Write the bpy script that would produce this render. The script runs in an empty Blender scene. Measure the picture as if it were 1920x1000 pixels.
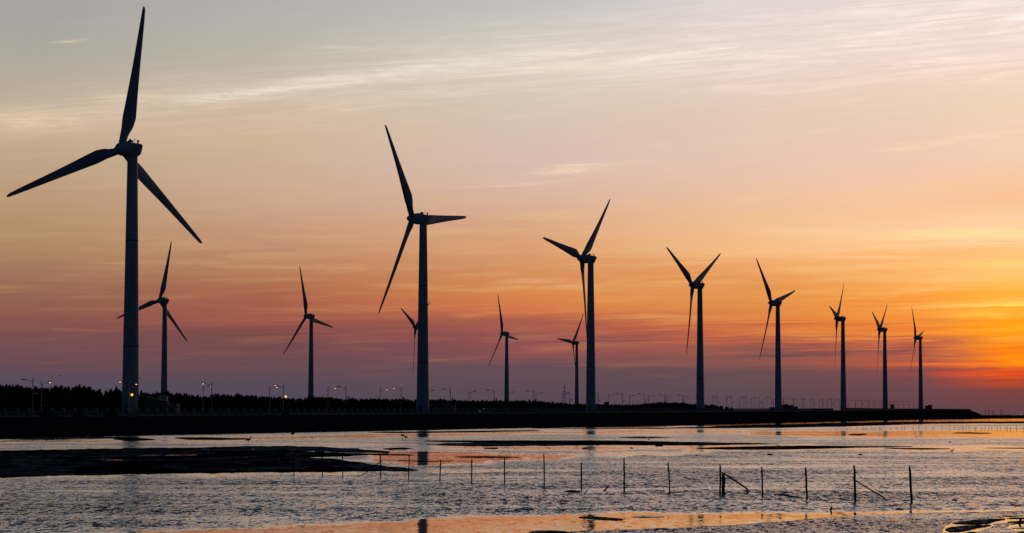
import bpy, bmesh, math, random
import numpy as np
from mathutils import Vector, Matrix, noise as mnoise

S = bpy.context.scene
COL = S.collection
R_ = math.radians
random.seed(7)

# ------------------------------------------------------------------ camera
CAM_H = 4.0
FOC = 5000.0                       # focal length in photo pixels (photo 1920 wide)
TH = math.atan(277 / FOC)          # upward tilt: horizon sits 277 px below the centre
cam = bpy.data.cameras.new('camera')
cam.sensor_fit = 'HORIZONTAL'; cam.sensor_width = 36.0
cam.lens = FOC / 1920 * 36.0
cam.clip_start = 0.5; cam.clip_end = 90000
camo = bpy.data.objects.new('camera', cam); COL.objects.link(camo)
camo.location = (0, 0, CAM_H); camo.rotation_euler = (math.pi / 2 + TH, 0, 0)
S.camera = camo
S.view_settings.view_transform = 'Standard'; S.view_settings.look = 'None'
S.view_settings.exposure = 0.0; S.view_settings.gamma = 1.0
S.view_settings.use_curve_mapping = False
S.cycles.max_bounces = 6


def lin(c):
    return tuple(((v / 255) / 12.92 if v / 255 <= .04045 else ((v / 255 + .055) / 1.055) ** 2.4) for v in c)


# ------------------------------------------------------------------ node helpers
class NT:
    def __init__(s, tree):
        s.t = tree; s.n = tree.nodes; s.l = tree.links

    def put(s, sock, v):
        if isinstance(v, bpy.types.NodeSocket): s.l.new(v, sock)
        elif v is not None: sock.default_value = v

    def m(s, op, a, b=None, c=None, clamp=False):
        n = s.n.new('ShaderNodeMath'); n.operation = op; n.use_clamp = clamp
        for i, v in enumerate((a, b, c)): s.put(n.inputs[i], v)
        return n.outputs[0]

    def mr(s, v, a, b, c=0., d=1., kind='LINEAR'):
        n = s.n.new('ShaderNodeMapRange'); n.interpolation_type = kind; n.clamp = True
        for i, q in enumerate((v, a, b, c, d)): s.put(n.inputs[i], q)
        return n.outputs[0]

    def xyz(s, a, b, c):
        n = s.n.new('ShaderNodeCombineXYZ')
        for i, q in enumerate((a, b, c)): s.put(n.inputs[i], q)
        return n.outputs[0]

    def sep(s, v):
        n = s.n.new('ShaderNodeSeparateXYZ'); s.put(n.inputs[0], v); return n.outputs

    def noise(s, vec, scale=1., detail=2., rough=.5, dist=0., color=False):
        n = s.n.new('ShaderNodeTexNoise'); s.put(n.inputs['Vector'], vec)
        n.inputs['Scale'].default_value = scale; n.inputs['Detail'].default_value = detail
        n.inputs['Roughness'].default_value = rough; n.inputs['Distortion'].default_value = dist
        return n.outputs['Color'] if color else n.outputs[0]

    def mix(s, f, a, b, blend='MIX'):
        n = s.n.new('ShaderNodeMix'); n.data_type = 'RGBA'; n.blend_type = blend; n.clamp_factor = True
        s.put(n.inputs[0], f); s.put(n.inputs[6], a); s.put(n.inputs[7], b)
        return n.outputs[2]

    def ramp(s, f, stops):
        n = s.n.new('ShaderNodeValToRGB'); e = n.color_ramp.elements
        stops = sorted(stops)
        e[0].position = stops[0][0]; e[0].color = (*lin(stops[0][1]), 1)
        e[1].position = stops[-1][0]; e[1].color = (*lin(stops[-1][1]), 1)
        for p, c in stops[1:-1]:
            q = e.new(p); q.color = (*lin(c), 1)
        s.put(n.inputs[0], f); return n.outputs[0]

    def vmul(s, v, k):
        n = s.n.new('ShaderNodeVectorMath'); n.operation = 'MULTIPLY'
        s.put(n.inputs[0], v); s.put(n.inputs[1], k); return n.outputs[0]


# ------------------------------------------------------------------ sky (world), laid out by compass direction and elevation
SUN_AZ = 0.200; SUN_EL = R_(1.6)
W = bpy.data.worlds.new('World'); S.world = W; W.use_nodes = True
w = NT(W.node_tree); w.n.clear()
tc = w.n.new('ShaderNodeTexCoord')
dx, dy, dz = w.sep(tc.outputs['Generated'])
az = w.m('ARCTAN2', dx, dy)
el0 = w.m('MAXIMUM', w.m('DIVIDE', dz, w.m('SQRT', w.m('ADD', w.m('MULTIPLY', dx, dx), w.m('MULTIPLY', dy, dy)))), 0.0)
daz = w.m('ABSOLUTE', w.m('SUBTRACT', az, SUN_AZ))
azf = w.m('SUBTRACT', SUN_AZ, daz)
# streaky cloud sheets: noise stretched along the horizon nudges the height at which the colours change
sv = w.xyz(w.m('MULTIPLY', az, 16.), w.m('MULTIPLY', w.m('SUBTRACT', el0, w.m('MULTIPLY', az, .02)), 330.), 0.)
el0w = w.m('ADD', el0, w.m('MULTIPLY', w.m('SUBTRACT', w.noise(w.xyz(w.m('MULTIPLY', az, 30.), w.m('MULTIPLY', el0, 45.), 11.), 1., 2., .5), .5), .0016))
sv = w.xyz(w.m('MULTIPLY', az, 16.), w.m('MULTIPLY', w.m('SUBTRACT', el0w, w.m('MULTIPLY', az, .02)), 330.), 0.)
st1 = w.m('SUBTRACT', w.noise(sv, 1., 6., .62, .6), .5)
sv2 = w.xyz(w.m('MULTIPLY', az, 5.), w.m('MULTIPLY', el0, 75.), 3.7)
st2 = w.m('SUBTRACT', w.noise(sv2, 1., 4., .55, .4), .5)
lowm = w.m('MULTIPLY', w.mr(el0, .004, .02, 0., 1., 'SMOOTHSTEP'), w.mr(el0, .045, .085, 1., .22, 'SMOOTHSTEP'))
patch = w.mr(w.noise(w.xyz(w.m('MULTIPLY', az, 13.), w.m('MULTIPLY', el0, 85.), 21.), 1., 4., .6, .9), .40, .62)
st1 = w.m('MULTIPLY', st1, w.m('ADD', w.m('MULTIPLY', patch, 1.05), .22))
nudge = w.m('MULTIPLY', w.m('ADD', w.m('MULTIPLY', st1, .015), w.m('MULTIPLY', st2, .015)), lowm)
st3 = w.m('SUBTRACT', w.noise(w.xyz(w.m('MULTIPLY', az, 11.), w.m('MULTIPLY', w.m('SUBTRACT', el0w, w.m('MULTIPLY', az, .012)), 560.), 9.), 1., 5., .6, 1.), .5)
st3 = w.m('MULTIPLY', st3, w.m('ADD', w.m('MULTIPLY', patch, 1.1), .35))
nudge = w.m('ADD', nudge, w.m('MULTIPLY', w.m('MULTIPLY', st3, .032), w.m('MULTIPLY', w.mr(azf, -.02, .13, .12, 1.), w.m('MULTIPLY', w.mr(el0, .010, .017), w.mr(el0, .034, .075, 1., .25)))))
el = w.m('MAXIMUM', w.m('ADD', el0, nudge), 0.)
t = w.m('DIVIDE', el, .16)


def yy(stops):      # photo rows -> ramp position (elevation / 0.16)
    return [(max(0., (777 - y) / FOC / .16), c) for y, c in stops]


C80 = [(0, (165, 163, 162)), (100, (172, 168, 158)), (200, (188, 172, 152)), (250, (197, 174, 150)), (300, (190, 165, 138)), (350, (186, 156, 125)), (420, (180, 145, 110)), (480, (170, 130, 98)), (520, (155, 112, 88)), (580, (142, 92, 80)), (620, (127, 80, 78)), (660, (110, 75, 82)), (700, (89, 73, 88)), (730, (81, 74, 92)), (777, (73, 70, 90))]
C500 = [(0, (178, 174, 172)), (100, (187, 180, 167)), (160, (200, 184, 168)), (260, (206, 180, 152)), (350, (204, 171, 145)), (420, (198, 156, 128)), (470, (190, 140, 108)), (520, (176, 118, 88)), (560, (165, 98, 76)), (610, (155, 85, 75)), (640, (118, 72, 75)), (680, (98, 72, 82)), (720, (81, 73, 88)), (777, (73, 72, 90))]
C980 = [(0, (192, 190, 188)), (80, (208, 200, 188)), (130, (214, 202, 187)), (200, (212, 195, 178)), (300, (214, 188, 177)), (380, (215, 175, 153)), (450, (215, 160, 118)), (520, (210, 140, 91)), (545, (214, 134, 76)), (580, (208, 118, 75)), (610, (168, 92, 76)), (650, (140, 78, 82)), (690, (97, 73, 84)), (730, (81, 70, 86)), (777, (69, 68, 84))]
C1410 = [(0, (222, 212, 208)), (100, (226, 209, 200)), (200, (224, 201, 184)), (300, (228, 195, 179)), (400, (236, 190, 152)), (470, (243, 188, 133)), (500, (236, 166, 108)), (560, (222, 146, 78)), (600, (216, 125, 68)), (630, (190, 95, 68)), (660, (138, 82, 78)), (700, (91, 72, 80)), (740, (77, 68, 82)), (777, (69, 64, 78))]
C1880 = [(0, (232, 215, 210)), (100, (234, 213, 203)), (200, (238, 210, 184)), (300, (243, 206, 177)), (380, (246, 192, 152)), (440, (255, 216, 166)), (480, (253, 192, 123)), (515, (255, 196, 109)), (560, (255, 176, 60)), (600, (255, 160, 30)), (640, (255, 150, 12)), (664, (252, 130, 14)), (690, (236, 88, 22)), (710, (190, 66, 40)), (735, (112, 60, 64)), (777, (82, 62, 74))]
C1720 = [(0, (230, 214, 209)), (100, (232, 212, 202)), (200, (232, 206, 184)), (300, (237, 199, 179)), (400, (248, 196, 155)), (440, (252, 206, 158)), (475, (250, 188, 125)), (515, (249, 180, 106)), (560, (248, 160, 72)), (600, (243, 145, 55)), (625, (236, 130, 52)), (640, (190, 100, 68)), (660, (176, 88, 68)), (680, (168, 80, 66)), (695, (118, 68, 76)), (730, (94, 66, 78)), (777, (80, 62, 74))]
cols = [(-.1743, C80), (-.0918, C500), (.004, C980), (.0897, C1410), (.1520, C1720), (.1818, C1880)]
sky = w.ramp(t, yy(C80))
for i in range(1, 6):
    sky = w.mix(w.mr(azf, cols[i - 1][0], cols[i][0]), sky, w.ramp(t, yy(cols[i][1])))
# long cirrus band climbing to the right, plus thin wisps
rel = w.m('SUBTRACT', w.m('SUBTRACT', el0, .1315), w.m('MULTIPLY', az, w.mr(az, -.05, .12, .125, .05)))
warp = w.m('MULTIPLY', w.m('SUBTRACT', w.noise(w.xyz(w.m('MULTIPLY', az, 14.), w.m('MULTIPLY', el0, 60.), 1.3), 1., 3., .5), .5), .022)
rel2 = w.m('ADD', rel, warp)
band = w.m('EXPONENT', w.m('MULTIPLY', w.m('POWER', w.m('DIVIDE', w.m('ABSOLUTE', rel2), w.mr(az, -.2, .10, .0068, .017)), 2.), -1.))
cv = w.xyz(w.m('MULTIPLY', az, 15.), w.m('MULTIPLY', w.m('SUBTRACT', el0, w.m('MULTIPLY', az, .075)), 300.), 7.)
wisp = w.m('MULTIPLY', w.mr(w.noise(cv, 1., 9., .72, 1.4), .42, .70), w.mr(w.noise(w.xyz(w.m('MULTIPLY', az, 26.), w.m('MULTIPLY', el0, 130.), 5.), 1., 4., .6, .8), .33, .62, .25, 1.15))
wisp2 = w.mr(w.noise(w.xyz(w.m('MULTIPLY', az, 9.), w.m('MULTIPLY', w.m('SUBTRACT', el0, w.m('MULTIPLY', az, .12)), 150.), 2.), 1., 5., .6, .8), .52, .75)
cir = w.m('ADD', w.m('MULTIPLY', band, w.m('ADD', w.m('MULTIPLY', wisp, .9), .10)),
          w.m('MULTIPLY', w.m('MULTIPLY', wisp2, wisp), w.mr(el0, .05, .11, .10, .42)))
sky = w.mix(w.m('MULTIPLY', cir, .54), sky, w.mix(1., sky, (1.72, 1.66, 1.72, 1), 'MULTIPLY'))
# bright silky streaks low in the west
lowst = w.m('MULTIPLY', w.mr(st1, .0, .2), w.m('MULTIPLY', w.mr(el0, .012, .04), w.mr(el0, .06, .10, 1., .15)))
sky = w.mix(w.m('MULTIPLY', lowst, w.mr(azf, -.1, .18, .10, .34)), sky, (*lin((255, 214, 130)), 1))
# a few small bright wisps


frag = w.mr(w.noise(w.xyz(w.m('MULTIPLY', az, 60.), w.m('MULTIPLY', el0, 620.), 31.), 1., 6., .65, 1.2), .36, .58, .25, 1.25)


def puff(px, py, wx, wy, tilt, k, col=(255, 226, 190)):
    global sky
    a0 = math.atan((px - 960) / FOC); e0 = (777 - py) / FOC
    u = w.m('SUBTRACT', az, a0); v = w.m('SUBTRACT', w.m('SUBTRACT', el0, e0), w.m('MULTIPLY', u, tilt))
    v = w.m('ADD', v, w.m('MULTIPLY', w.m('ADD', st2, st1), .006))
    g = w.m('EXPONENT', w.m('MULTIPLY', w.m('ADD', w.m('POWER', w.m('ABSOLUTE', w.m('DIVIDE', u, wx / FOC)), 2.),
                                            w.m('POWER', w.m('ABSOLUTE', w.m('DIVIDE', v, wy / FOC)), 2.)), -1.))
    g = w.m('MULTIPLY', g, frag)
    sky = w.mix(w.m('MULTIPLY', g, k), sky, (*lin(col), 1))


puff(1075, 316, 75, 6, .09, .55)
puff(960, 342, 90, 4, .07, .25)
puff(122, 82, 26, 3, .14, .4)
puff(1690, 281, 40, 5, .05, .4)
puff(1840, 262, 160, 5, .13, .35)
puff(60, 232, 85, 20, .02, .34)
puff(230, 188, 70, 9, .10, .3)
puff(450, 178, 140, 10, .13, .55, (244, 230, 214))
puff(640, 150, 150, 11, .13, .52, (244, 232, 216))
puff(840, 122, 160, 13, .10, .48, (244, 234, 220))
puff(640, 86, 60, 5, -.05, .28, (232, 222, 208))
puff(1130, 120, 190, 13, .04, .36, (246, 232, 214))
puff(1800, 441, 150, 9, .015, .6, (255, 226, 160))
puff(1545, 436, 130, 6, -.02, .35, (255, 214, 160))
puff(1620, 470, 120, 9, .03, .22, (255, 210, 150))
puff(1880, 498, 110, 11, .03, .5, (255, 216, 130))
puff(1540, 508, 70, 7, .01, .35, (255, 200, 120))
puff(1900, 574, 90, 6, .01, .7, (255, 226, 110))
puff(1835, 594, 75, 8, .02, .5, (255, 206, 84))
puff(1925, 617, 70, 8, .01, .35, (255, 190, 40))
puff(1930, 676, 45, 6, .02, .5, (255, 184, 20))
puff(1890, 656, 70, 5, .01, .6, (250, 104, 30))
puff(1850, 703, 120, 6, .0, .55, (226, 70, 40))
puff(1775, 641, 95, 6, .015, .7, (186, 92, 76))
puff(1745, 664, 85, 8, .0, .6, (150, 76, 76))
puff(1800, 679, 120, 2.5, .01, .7, (255, 120, 50))
puff(1810, 690, 110, 3.5, .0, .7, (120, 66, 74))
puff(1740, 605, 90, 5, .02, .4, (214, 118, 66))
puff(1000, 530, 60, 5, .02, .25)
# above the photographed part the sky greys off and goes to dusk blue; away from the sunset it is dusk blue too
hi = w.ramp(w.m('DIVIDE', w.m('MINIMUM', el0, 2.), 2.), [(0., (215, 200, 186)), (.085, (196, 186, 178)), (.12, (128, 132, 142)), (.18, (58, 72, 94)), (.3, (26, 40, 62)), (.6, (14, 27, 46)), (1., (12, 24, 42))])
sky = w.mix(w.mr(el0, .15, .19, 0., 1., 'SMOOTHSTEP'), sky, hi)
east = w.ramp(w.m('DIVIDE', w.m('MINIMUM', el0, 2.), 2.), [(0., (34, 38, 52)), (.15, (22, 34, 52)), (1., (12, 24, 42))])
sky = w.mix(w.mr(daz, .42, 1.25, 0., 1., 'SMOOTHSTEP'), sky, east)
nish = w.n.new('ShaderNodeTexSky'); nish.sky_type = 'NISHITA'; nish.sun_disc = False
nish.sun_elevation = SUN_EL; nish.sun_rotation = SUN_AZ
bg1 = w.n.new('ShaderNodeBackground'); w.l.new(sky, bg1.inputs[0]); bg1.inputs[1].default_value = 1.0
bg2 = w.n.new('ShaderNodeBackground'); w.l.new(nish.outputs[0], bg2.inputs[0]); bg2.inputs[1].default_value = .0012
ad = w.n.new('ShaderNodeAddShader'); w.l.new(bg1.outputs[0], ad.inputs[0]); w.l.new(bg2.outputs[0], ad.inputs[1])
wo = w.n.new('ShaderNodeOutputWorld'); w.l.new(ad.outputs[0], wo.inputs[0])
W.cycles.sampling_method = 'MANUAL'; W.cycles.sample_map_resolution = 2048

sun = bpy.data.lights.new('sun', 'SUN'); sun.energy = .12; sun.angle = R_(.6); sun.color = (1, .5, .2)
suno = bpy.data.objects.new('sun', sun); COL.objects.link(suno)
sd = Vector((math.sin(SUN_AZ) * math.cos(SUN_EL), math.cos(SUN_AZ) * math.cos(SUN_EL), math.sin(SUN_EL)))
suno.rotation_euler = sd.to_track_quat('Z', 'Y').to_euler(); suno.location = (300, 400, 120)


# ------------------------------------------------------------------ materials
def mat(name, base, rough=.6, var=.25, scale=3., spec=.5, metal=0., emit=None, bump=0., stretch=(1, 1, 1)):
    m = bpy.data.materials.new(name); m.use_nodes = True
    n = NT(m.node_tree); p = n.n['Principled BSDF']
    g = n.n.new('ShaderNodeTexCoord')
    v = n.vmul(g.outputs['Object'], stretch)
    k = n.noise(v, scale, 5., .6)
    lo = tuple(c * (1 - var) for c in base) + (1,); hi_ = tuple(min(1, c * (1 + var)) for c in base) + (1,)
    n.l.new(n.mix(n.mr(k, .3, .7), lo, hi_), p.inputs['Base Color'])
    p.inputs['Roughness'].default_value = rough
    p.inputs['Specular IOR Level'].default_value = spec
    p.inputs['Metallic'].default_value = metal
    if bump:
        b = n.n.new('ShaderNodeBump'); b.inputs['Strength'].default_value = bump
        n.l.new(k, b.inputs['Height']); n.l.new(b.outputs[0], p.inputs['Normal'])
    if emit:
        p.inputs['Emission Color'].default_value = (*emit[0], 1); p.inputs['Emission Strength'].default_value = emit[1]
    return m


def water_mat(name, amp, attr=None, base=(.010, .013, .018), rough=.05, fine=1., bias=.10, ior=1.33, wide=True):
    """Wet surface whose facets are tilted by wind ripples sized in metres."""
    m = bpy.data.materials.new(name); m.use_nodes = True
    n = NT(m.node_tree); p = n.n['Principled BSDF']
    g = n.n.new('ShaderNodeNewGeometry'); P = g.outputs['Position']
    A = n.sep(n.noise(n.vmul(P, (3.1 * fine, .75 * fine, 1.)), 1., 3., .62, .5, True))
    B = n.sep(n.noise(n.vmul(P, (9.0 * fine, 2.3 * fine, 1.)), 1., 2., .6, .3, True))
    D = n.sep(n.noise(n.vmul(P, (.055, .085, 1.)), 1., 4., .62, .8, True))
    E = n.sep(n.noise(n.vmul(P, (.012, .017, 1.)), 1., 4., .6, .8, True))
    gust = n.m('ADD', n.m('MULTIPLY', n.mr(D[0], .36, .64), .75), n.mr(E[0], .36, .64, .24, .65))
    k = n.m('MULTIPLY', gust, amp) if wide else n.m('ADD', amp, 0.)
    if attr:
        a = n.n.new('ShaderNodeAttribute'); a.attribute_name = attr
        k = n.m('MULTIPLY', k, a.outputs['Fac'])
    sx = n.m('ADD', n.m('SUBTRACT', A[0], .5), n.m('MULTIPLY', n.m('SUBTRACT', B[0], .5), .7))
    sy = n.m('ADD', n.m('SUBTRACT', A[1], .5), n.m('MULTIPLY', n.m('SUBTRACT', B[1], .5), .7))
    sy = n.m('SUBTRACT', sy, bias)
    nv = n.xyz(n.m('MULTIPLY', sx, n.m('MULTIPLY', k, .6)), n.m('MULTIPLY', sy, k), 1.)
    nn = n.n.new('ShaderNodeVectorMath'); nn.operation = 'NORMALIZE'; n.l.new(nv, nn.inputs[0])
    n.l.new(nn.outputs[0], p.inputs['Normal'])
    p.inputs['Base Color'].default_value = (*base, 1)
    p.inputs['Roughness'].default_value = rough; p.inputs['IOR'].default_value = ior
    return m


M = {}
M['turbine'] = mat('turbine_paint', (.60, .62, .64), .5, .10, .35, .3, stretch=(1, 1, .12))
M['seam'] = mat('turbine_seam', (.16, .17, .19), .6, .15)
M['blade'] = mat('blade_paint', (.40, .46, .53), .4, .08, .3, .3)
M['dark_metal'] = mat('dark_metal', (.06, .06, .065), .5, .3)
M['lamp_metal'] = mat('galvanised_steel', (.30, .33, .36), .5, .2, 2.)
M['lens_off'] = mat('unlit_lens', (.35, .36, .38), .3, .1)
M['lens_on'] = mat('lit_lens', (.8, .7, .5), .3, .05, emit=((1, .54, .18), 1.9))
M['globe_off'] = mat('unlit_globe', (.62, .72, .74), .4, .08)
M['globe_on'] = mat('lit_globe', (.8, .6, .2), .4, .05, emit=((1, .55, .05), 1.3))
M['leaf'] = mat('windbreak_leaf', (.035, .05, .03), .8, .5, .4, .1)
M['shrub'] = mat('shrub_leaf', (.03, .045, .025), .8, .5, 2., .1)
M['earth'] = mat('dyke_earth', (.022, .023, .026), 1., .5, .25, 0., bump=.4)
M['asphalt'] = mat('asphalt', (.05, .05, .052), .9, .25, 1.5, .1)
M['concrete'] = mat('weathered_concrete', (.11, .11, .11), .9, .35, .5, .1)
M['rail'] = mat('railing_concrete', (.22, .23, .24), .85, .25, 1.2, .15)
M['railcap'] = mat('railing_cap', (.34, .33, .32), .8, .2, 2., .15)
M['brick'] = mat('brown_render', (.20, .15, .13), .9, .3, 1.5, .1)
M['pale'] = mat('pale_render', (.36, .31, .28), .9, .2, 1.2, .1)
M['white'] = mat('white_render', (.78, .8, .82), .8, .15, 1., .2)
M['roof'] = mat('dark_roof', (.05, .05, .055), .8, .3, 1., .2)
M['door'] = mat('dark_door', (.02, .02, .022), .5, .3)
M['glass'] = mat('dark_glass', (.02, .022, .025), .1, .2)
M['post'] = mat('weathered_bamboo', (.035, .03, .026), .85, .4, 6., .1, stretch=(1, 1, .2))
M['net'] = mat('green_net', (.02, .06, .045), .9, .4, 8., .1)
M['rope'] = mat('thin_rope', (.03, .03, .03), .9, .2)
M['weed'] = mat('seaweed', (.015, .016, .013), .9, .5, 8., .1)
M['foam'] = mat('white_foam', (.7, .72, .72), .7, .1)
M['feather_dark'] = mat('dark_feathers', (.03, .03, .035), .8, .3)
M['feather_white'] = mat('pale_feathers', (.3, .3, .3), .8, .2)
M['car_paint'] = mat('white_car_paint', (.7, .7, .7), .25, .05)
M['tyre'] = mat('rubber', (.02, .02, .02), .8, .2)
M['headlight'] = mat('headlight_glow', (.9, .9, .9), .2, .02, emit=((1, .95, .85), 2.5))
def wet_mud(name):
    m = bpy.data.materials.new(name); m.use_nodes = True
    n = NT(m.node_tree); p = n.n['Principled BSDF']
    P = n.n.new('ShaderNodeNewGeometry').outputs['Position']
    A = n.sep(n.noise(n.vmul(P, (2.2, .5, 1.)), 1., 4., .65, .4, True))
    nv = n.xyz(n.m('MULTIPLY', n.m('SUBTRACT', A[0], .5), .5), n.m('SUBTRACT', n.m('MULTIPLY', n.m('SUBTRACT', A[1], .5), .9), .34), 1.)
    nn = n.n.new('ShaderNodeVectorMath'); nn.operation = 'NORMALIZE'; n.l.new(nv, nn.inputs[0]); n.l.new(nn.outputs[0], p.inputs['Normal'])
    wet = n.m('MULTIPLY', n.mr(n.noise(n.vmul(P, (.16, .05, 1.)), 1., 5., .65, .8), .48, .70), n.mr(n.noise(n.vmul(P, (1.4, .35, 1.)), 1., 3., .6), .40, .62))
    n.l.new(n.m('MULTIPLY', wet, .55), p.inputs['Specular IOR Level'])
    n.l.new(n.mix(wet, (.012, .012, .013, 1), (.006, .007, .009, 1)), p.inputs['Base Color'])
    p.inputs['Roughness'].default_value = .35
    return m


M['mud'] = wet_mud('wet_mud')
M['rock'] = mat('dark_rock', (.018, .019, .022), 1., .4, 1., 0.)
M['water'] = water_mat('tidal_water', .80, 'chop', bias=.14)
M['pool'] = water_mat('still_pool', .035, None, rough=.02, bias=.0)
M['film'] = water_mat('damp_mud_film', .42, None, base=(.012, .013, .016), rough=.25, bias=.7, ior=1.18, wide=False)
M['sand'] = water_mat('rippled_wet_sand', .95, None, base=(.020, .018, .018), rough=.12, fine=1.6, bias=.10, ior=1.33, wide=True)
M['bar'] = water_mat('drained_sand_bar', .95, None, base=(.016, .016, .018), rough=.3, fine=2., bias=.30, ior=1.25, wide=False)


# ------------------------------------------------------------------ mesh helpers
class MB:
    def __init__(s): s.v = []; s.f = []

    def add(s, vs, fs):
        o = len(s.v); s.v += [tuple(v) for v in vs]; s.f += [tuple(i + o for i in f) for f in fs]; return s

    def box(s, c, d, rz=0., taper=1.):
        hx, hy, hz = d[0] / 2, d[1] / 2, d[2] / 2; vs = []
        for z, k in ((-hz, 1.), (hz, taper)):
            for x, y in ((-hx, -hy), (hx, -hy), (hx, hy), (-hx, hy)):
                x2, y2 = x * k, y * k
                vs.append((c[0] + x2 * math.cos(rz) - y2 * math.sin(rz), c[1] + x2 * math.sin(rz) + y2 * math.cos(rz), c[2] + z))
        return s.add(vs, [(3, 2, 1, 0), (4, 5, 6, 7), (0, 1, 5, 4), (1, 2, 6, 5), (2, 3, 7, 6), (3, 0, 4, 7)])

    def loft(s, rings, cap=True):
        n = len(rings[0]); o = len(s.v)
        for r in rings: s.v += [tuple(p) for p in r]
        for k in range(len(rings) - 1):
            for i in range(n):
                j = (i + 1) % n
                s.f.append((o + k * n + i, o + k * n + j, o + (k + 1) * n + j, o + (k + 1) * n + i))
        if cap:
            s.f.append(tuple(o + i for i in reversed(range(n))))
            s.f.append(tuple(o + (len(rings) - 1) * n + i for i in range(n)))
        return s

    def tube(s, pts, rad, n=8):
        pts = [Vector(p) for p in pts]; rings = []
        for i, p in enumerate(pts):
            d = (pts[min(i + 1, len(pts) - 1)] - pts[max(i - 1, 0)]).normalized()
            a = d.cross(Vector((0, 1, 0)) if abs(d.y) < .9 else Vector((1, 0, 0))).normalized(); b = d.cross(a)
            r = rad[i] if isinstance(rad, (list, tuple)) else rad
            rings.append([p + a * r * math.cos(q * 2 * math.pi / n) + b * r * math.sin(q * 2 * math.pi / n) for q in range(n)])
        return s.loft(rings)

    def lathe(s, prof, n=24, c=(0, 0, 0)):
        return s.loft([[(c[0] + r * math.cos(q * 2 * math.pi / n), c[1] + r * math.sin(q * 2 * math.pi / n), c[2] + z) for q in range(n)] for r, z in prof])

    def ball(s, c, r, n=12, m=8, jit=0., rnd=random):
        rings = []
        for k in range(m + 1):
            a = math.pi * (.02 + .96 * k / m); 
            rings.append([(c[0] + r[0] * math.sin(a) * math.cos(q * 2 * math.pi / n) * (1 + rnd.uniform(-jit, jit)),
                           c[1] + r[1] * math.sin(a) * math.sin(q * 2 * math.pi / n) * (1 + rnd.uniform(-jit, jit)),
                           c[2] - r[2] * math.cos(a) * (1 + rnd.uniform(-jit, jit))) for q in range(n)])
        return s.loft(rings)

    def mesh(s, name, m, smooth=False):
        me = bpy.data.meshes.new(name); me.from_pydata(s.v, [], s.f); me.materials.append(m)
        if smooth:
            me.polygons.foreach_set('use_smooth', [True] * len(me.polygons))
            try: me.set_sharp_from_angle(angle=R_(40))
            except Exception: pass
        me.update(); return me


def obj(name, me, parent=None, mtx=None):
    o = bpy.data.objects.new(name, me); COL.objects.link(o)
    if parent: o.parent = parent
    if mtx is not None: o.matrix_basis = mtx
    return o


def tag(o, label, cat, group=None):
    o['label'] = label; o['category'] = cat
    if group: o['group'] = group
    return o


def empty(name, loc, rz=0.):
    o = bpy.data.objects.new(name, None); COL.objects.link(o); o.location = loc; o.rotation_euler = (0, 0, rz); return o


def struct(o, kind='structure'): o['kind'] = kind; return o


def G(px, py, z=0.):
    """World point on the level z seen from the photographer's standpoint toward a photo point (site survey)."""
    a = (px - 960) / FOC; b = (500 - py) / FOC
    y = math.cos(TH) - b * math.sin(TH); zz = math.sin(TH) + b * math.cos(TH)
    k = (z - CAM_H) / zz
    return Vector((a * k, y * k, z))


ORD = ['first', 'second', 'third', 'fourth', 'fifth', 'sixth', 'seventh', 'eighth', 'ninth', 'tenth', 'eleventh', 'twelfth', 'thirteenth', 'fourteenth', 'fifteenth', 'sixteenth', 'seventeenth', 'eighteenth', 'nineteenth', 'twentieth']
TENS = {20: 'twenty', 30: 'thirty', 40: 'forty', 50: 'fifty'}


def ordn(n):
    if n <= 20: return ORD[n - 1]
    if n % 10 == 0: return {30: 'thirtieth', 40: 'fortieth', 50: 'fiftieth'}[n]
    return TENS[n // 10 * 10] + '-' + ORD[n % 10 - 1]


# site geometry: the dyke runs away to the right
def XS(Y):          # foot of the dyke at the water
    if Y > 2000: return 299.2 + .33 * (Y - 2000)
    return -85 + .27 * (Y - 444) - .035 * max(0, Y - 1000)
def ZG(Y): return 3.45 + .0022 * max(Y - 470, 0)   # level of the dyke crown
def XN(Y): return -91 + .29 * (Y - 507) - .05 * max(0, Y - 900)          # seaward lamp row
def XE(Y): return min(XS(Y), .1768 * Y)


# ------------------------------------------------------------------ water and flats
def inside(px, py, poly):
    r = np.zeros(px.shape, bool); n = len(poly)
    for i in range(n):
        x1, y1 = poly[i]; x2, y2 = poly[(i + 1) % n]
        if y1 == y2: continue
        c = ((y1 > py) != (y2 > py)) & (px < (x2 - x1) * (py - y1) / (y2 - y1) + x1)
        r ^= c
    return r


CALM = [  # sheltered, mirror-like stretches of water
    ([(150, 1003), (330, 994), (560, 984), (780, 973), (960, 965), (1150, 961), (1320, 963), (1480, 961), (1640, 957), (1780, 956), (1950, 954), (1950, 1080), (150, 1080)], .075),
    ([(690, 846), (900, 847), (1080, 853), (1060, 858), (900, 868), (780, 872), (700, 866)], .10),
    ([(-50, 826), (330, 823), (700, 814), (1000, 808), (1400, 806), (1400, 812), (1000, 815), (700, 821), (330, 829), (-50, 831)], .22),
    ([(820, 837), (1300, 836), (1320, 844), (1100, 846), (820, 842)], .28),
    ([(960, 852), (1330, 846), (1330, 852), (960, 862)], .28),
    ([(1400, 808), (1980, 806), (1980, 822), (1620, 820), (1400, 815)], .14),
    ([(1280, 834), (1980, 836), (1980, 845), (1280, 845)], .22),
    ([(1000, 788), (1700, 780), (1980, 783), (1980, 793), (1400, 800), (1000, 803)], .08),
    ([(-50, 889), (700, 884), (1000, 880), (1000, 886), (700, 890), (-50, 896)], .35),
]
rows = [3200, 2000, 1500, 1250, 1150, 1100, 1080] + [1060 - i for i in range(280)] + [780.5, 780, 779.5, 779, 778.6, 778.3, 778, 777.8, 777.6]
colx = [-9000, -4000, -2000, -1200] + list(range(-800, 2721, 12)) + [3200, 4200, 6000, 11000]
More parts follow.
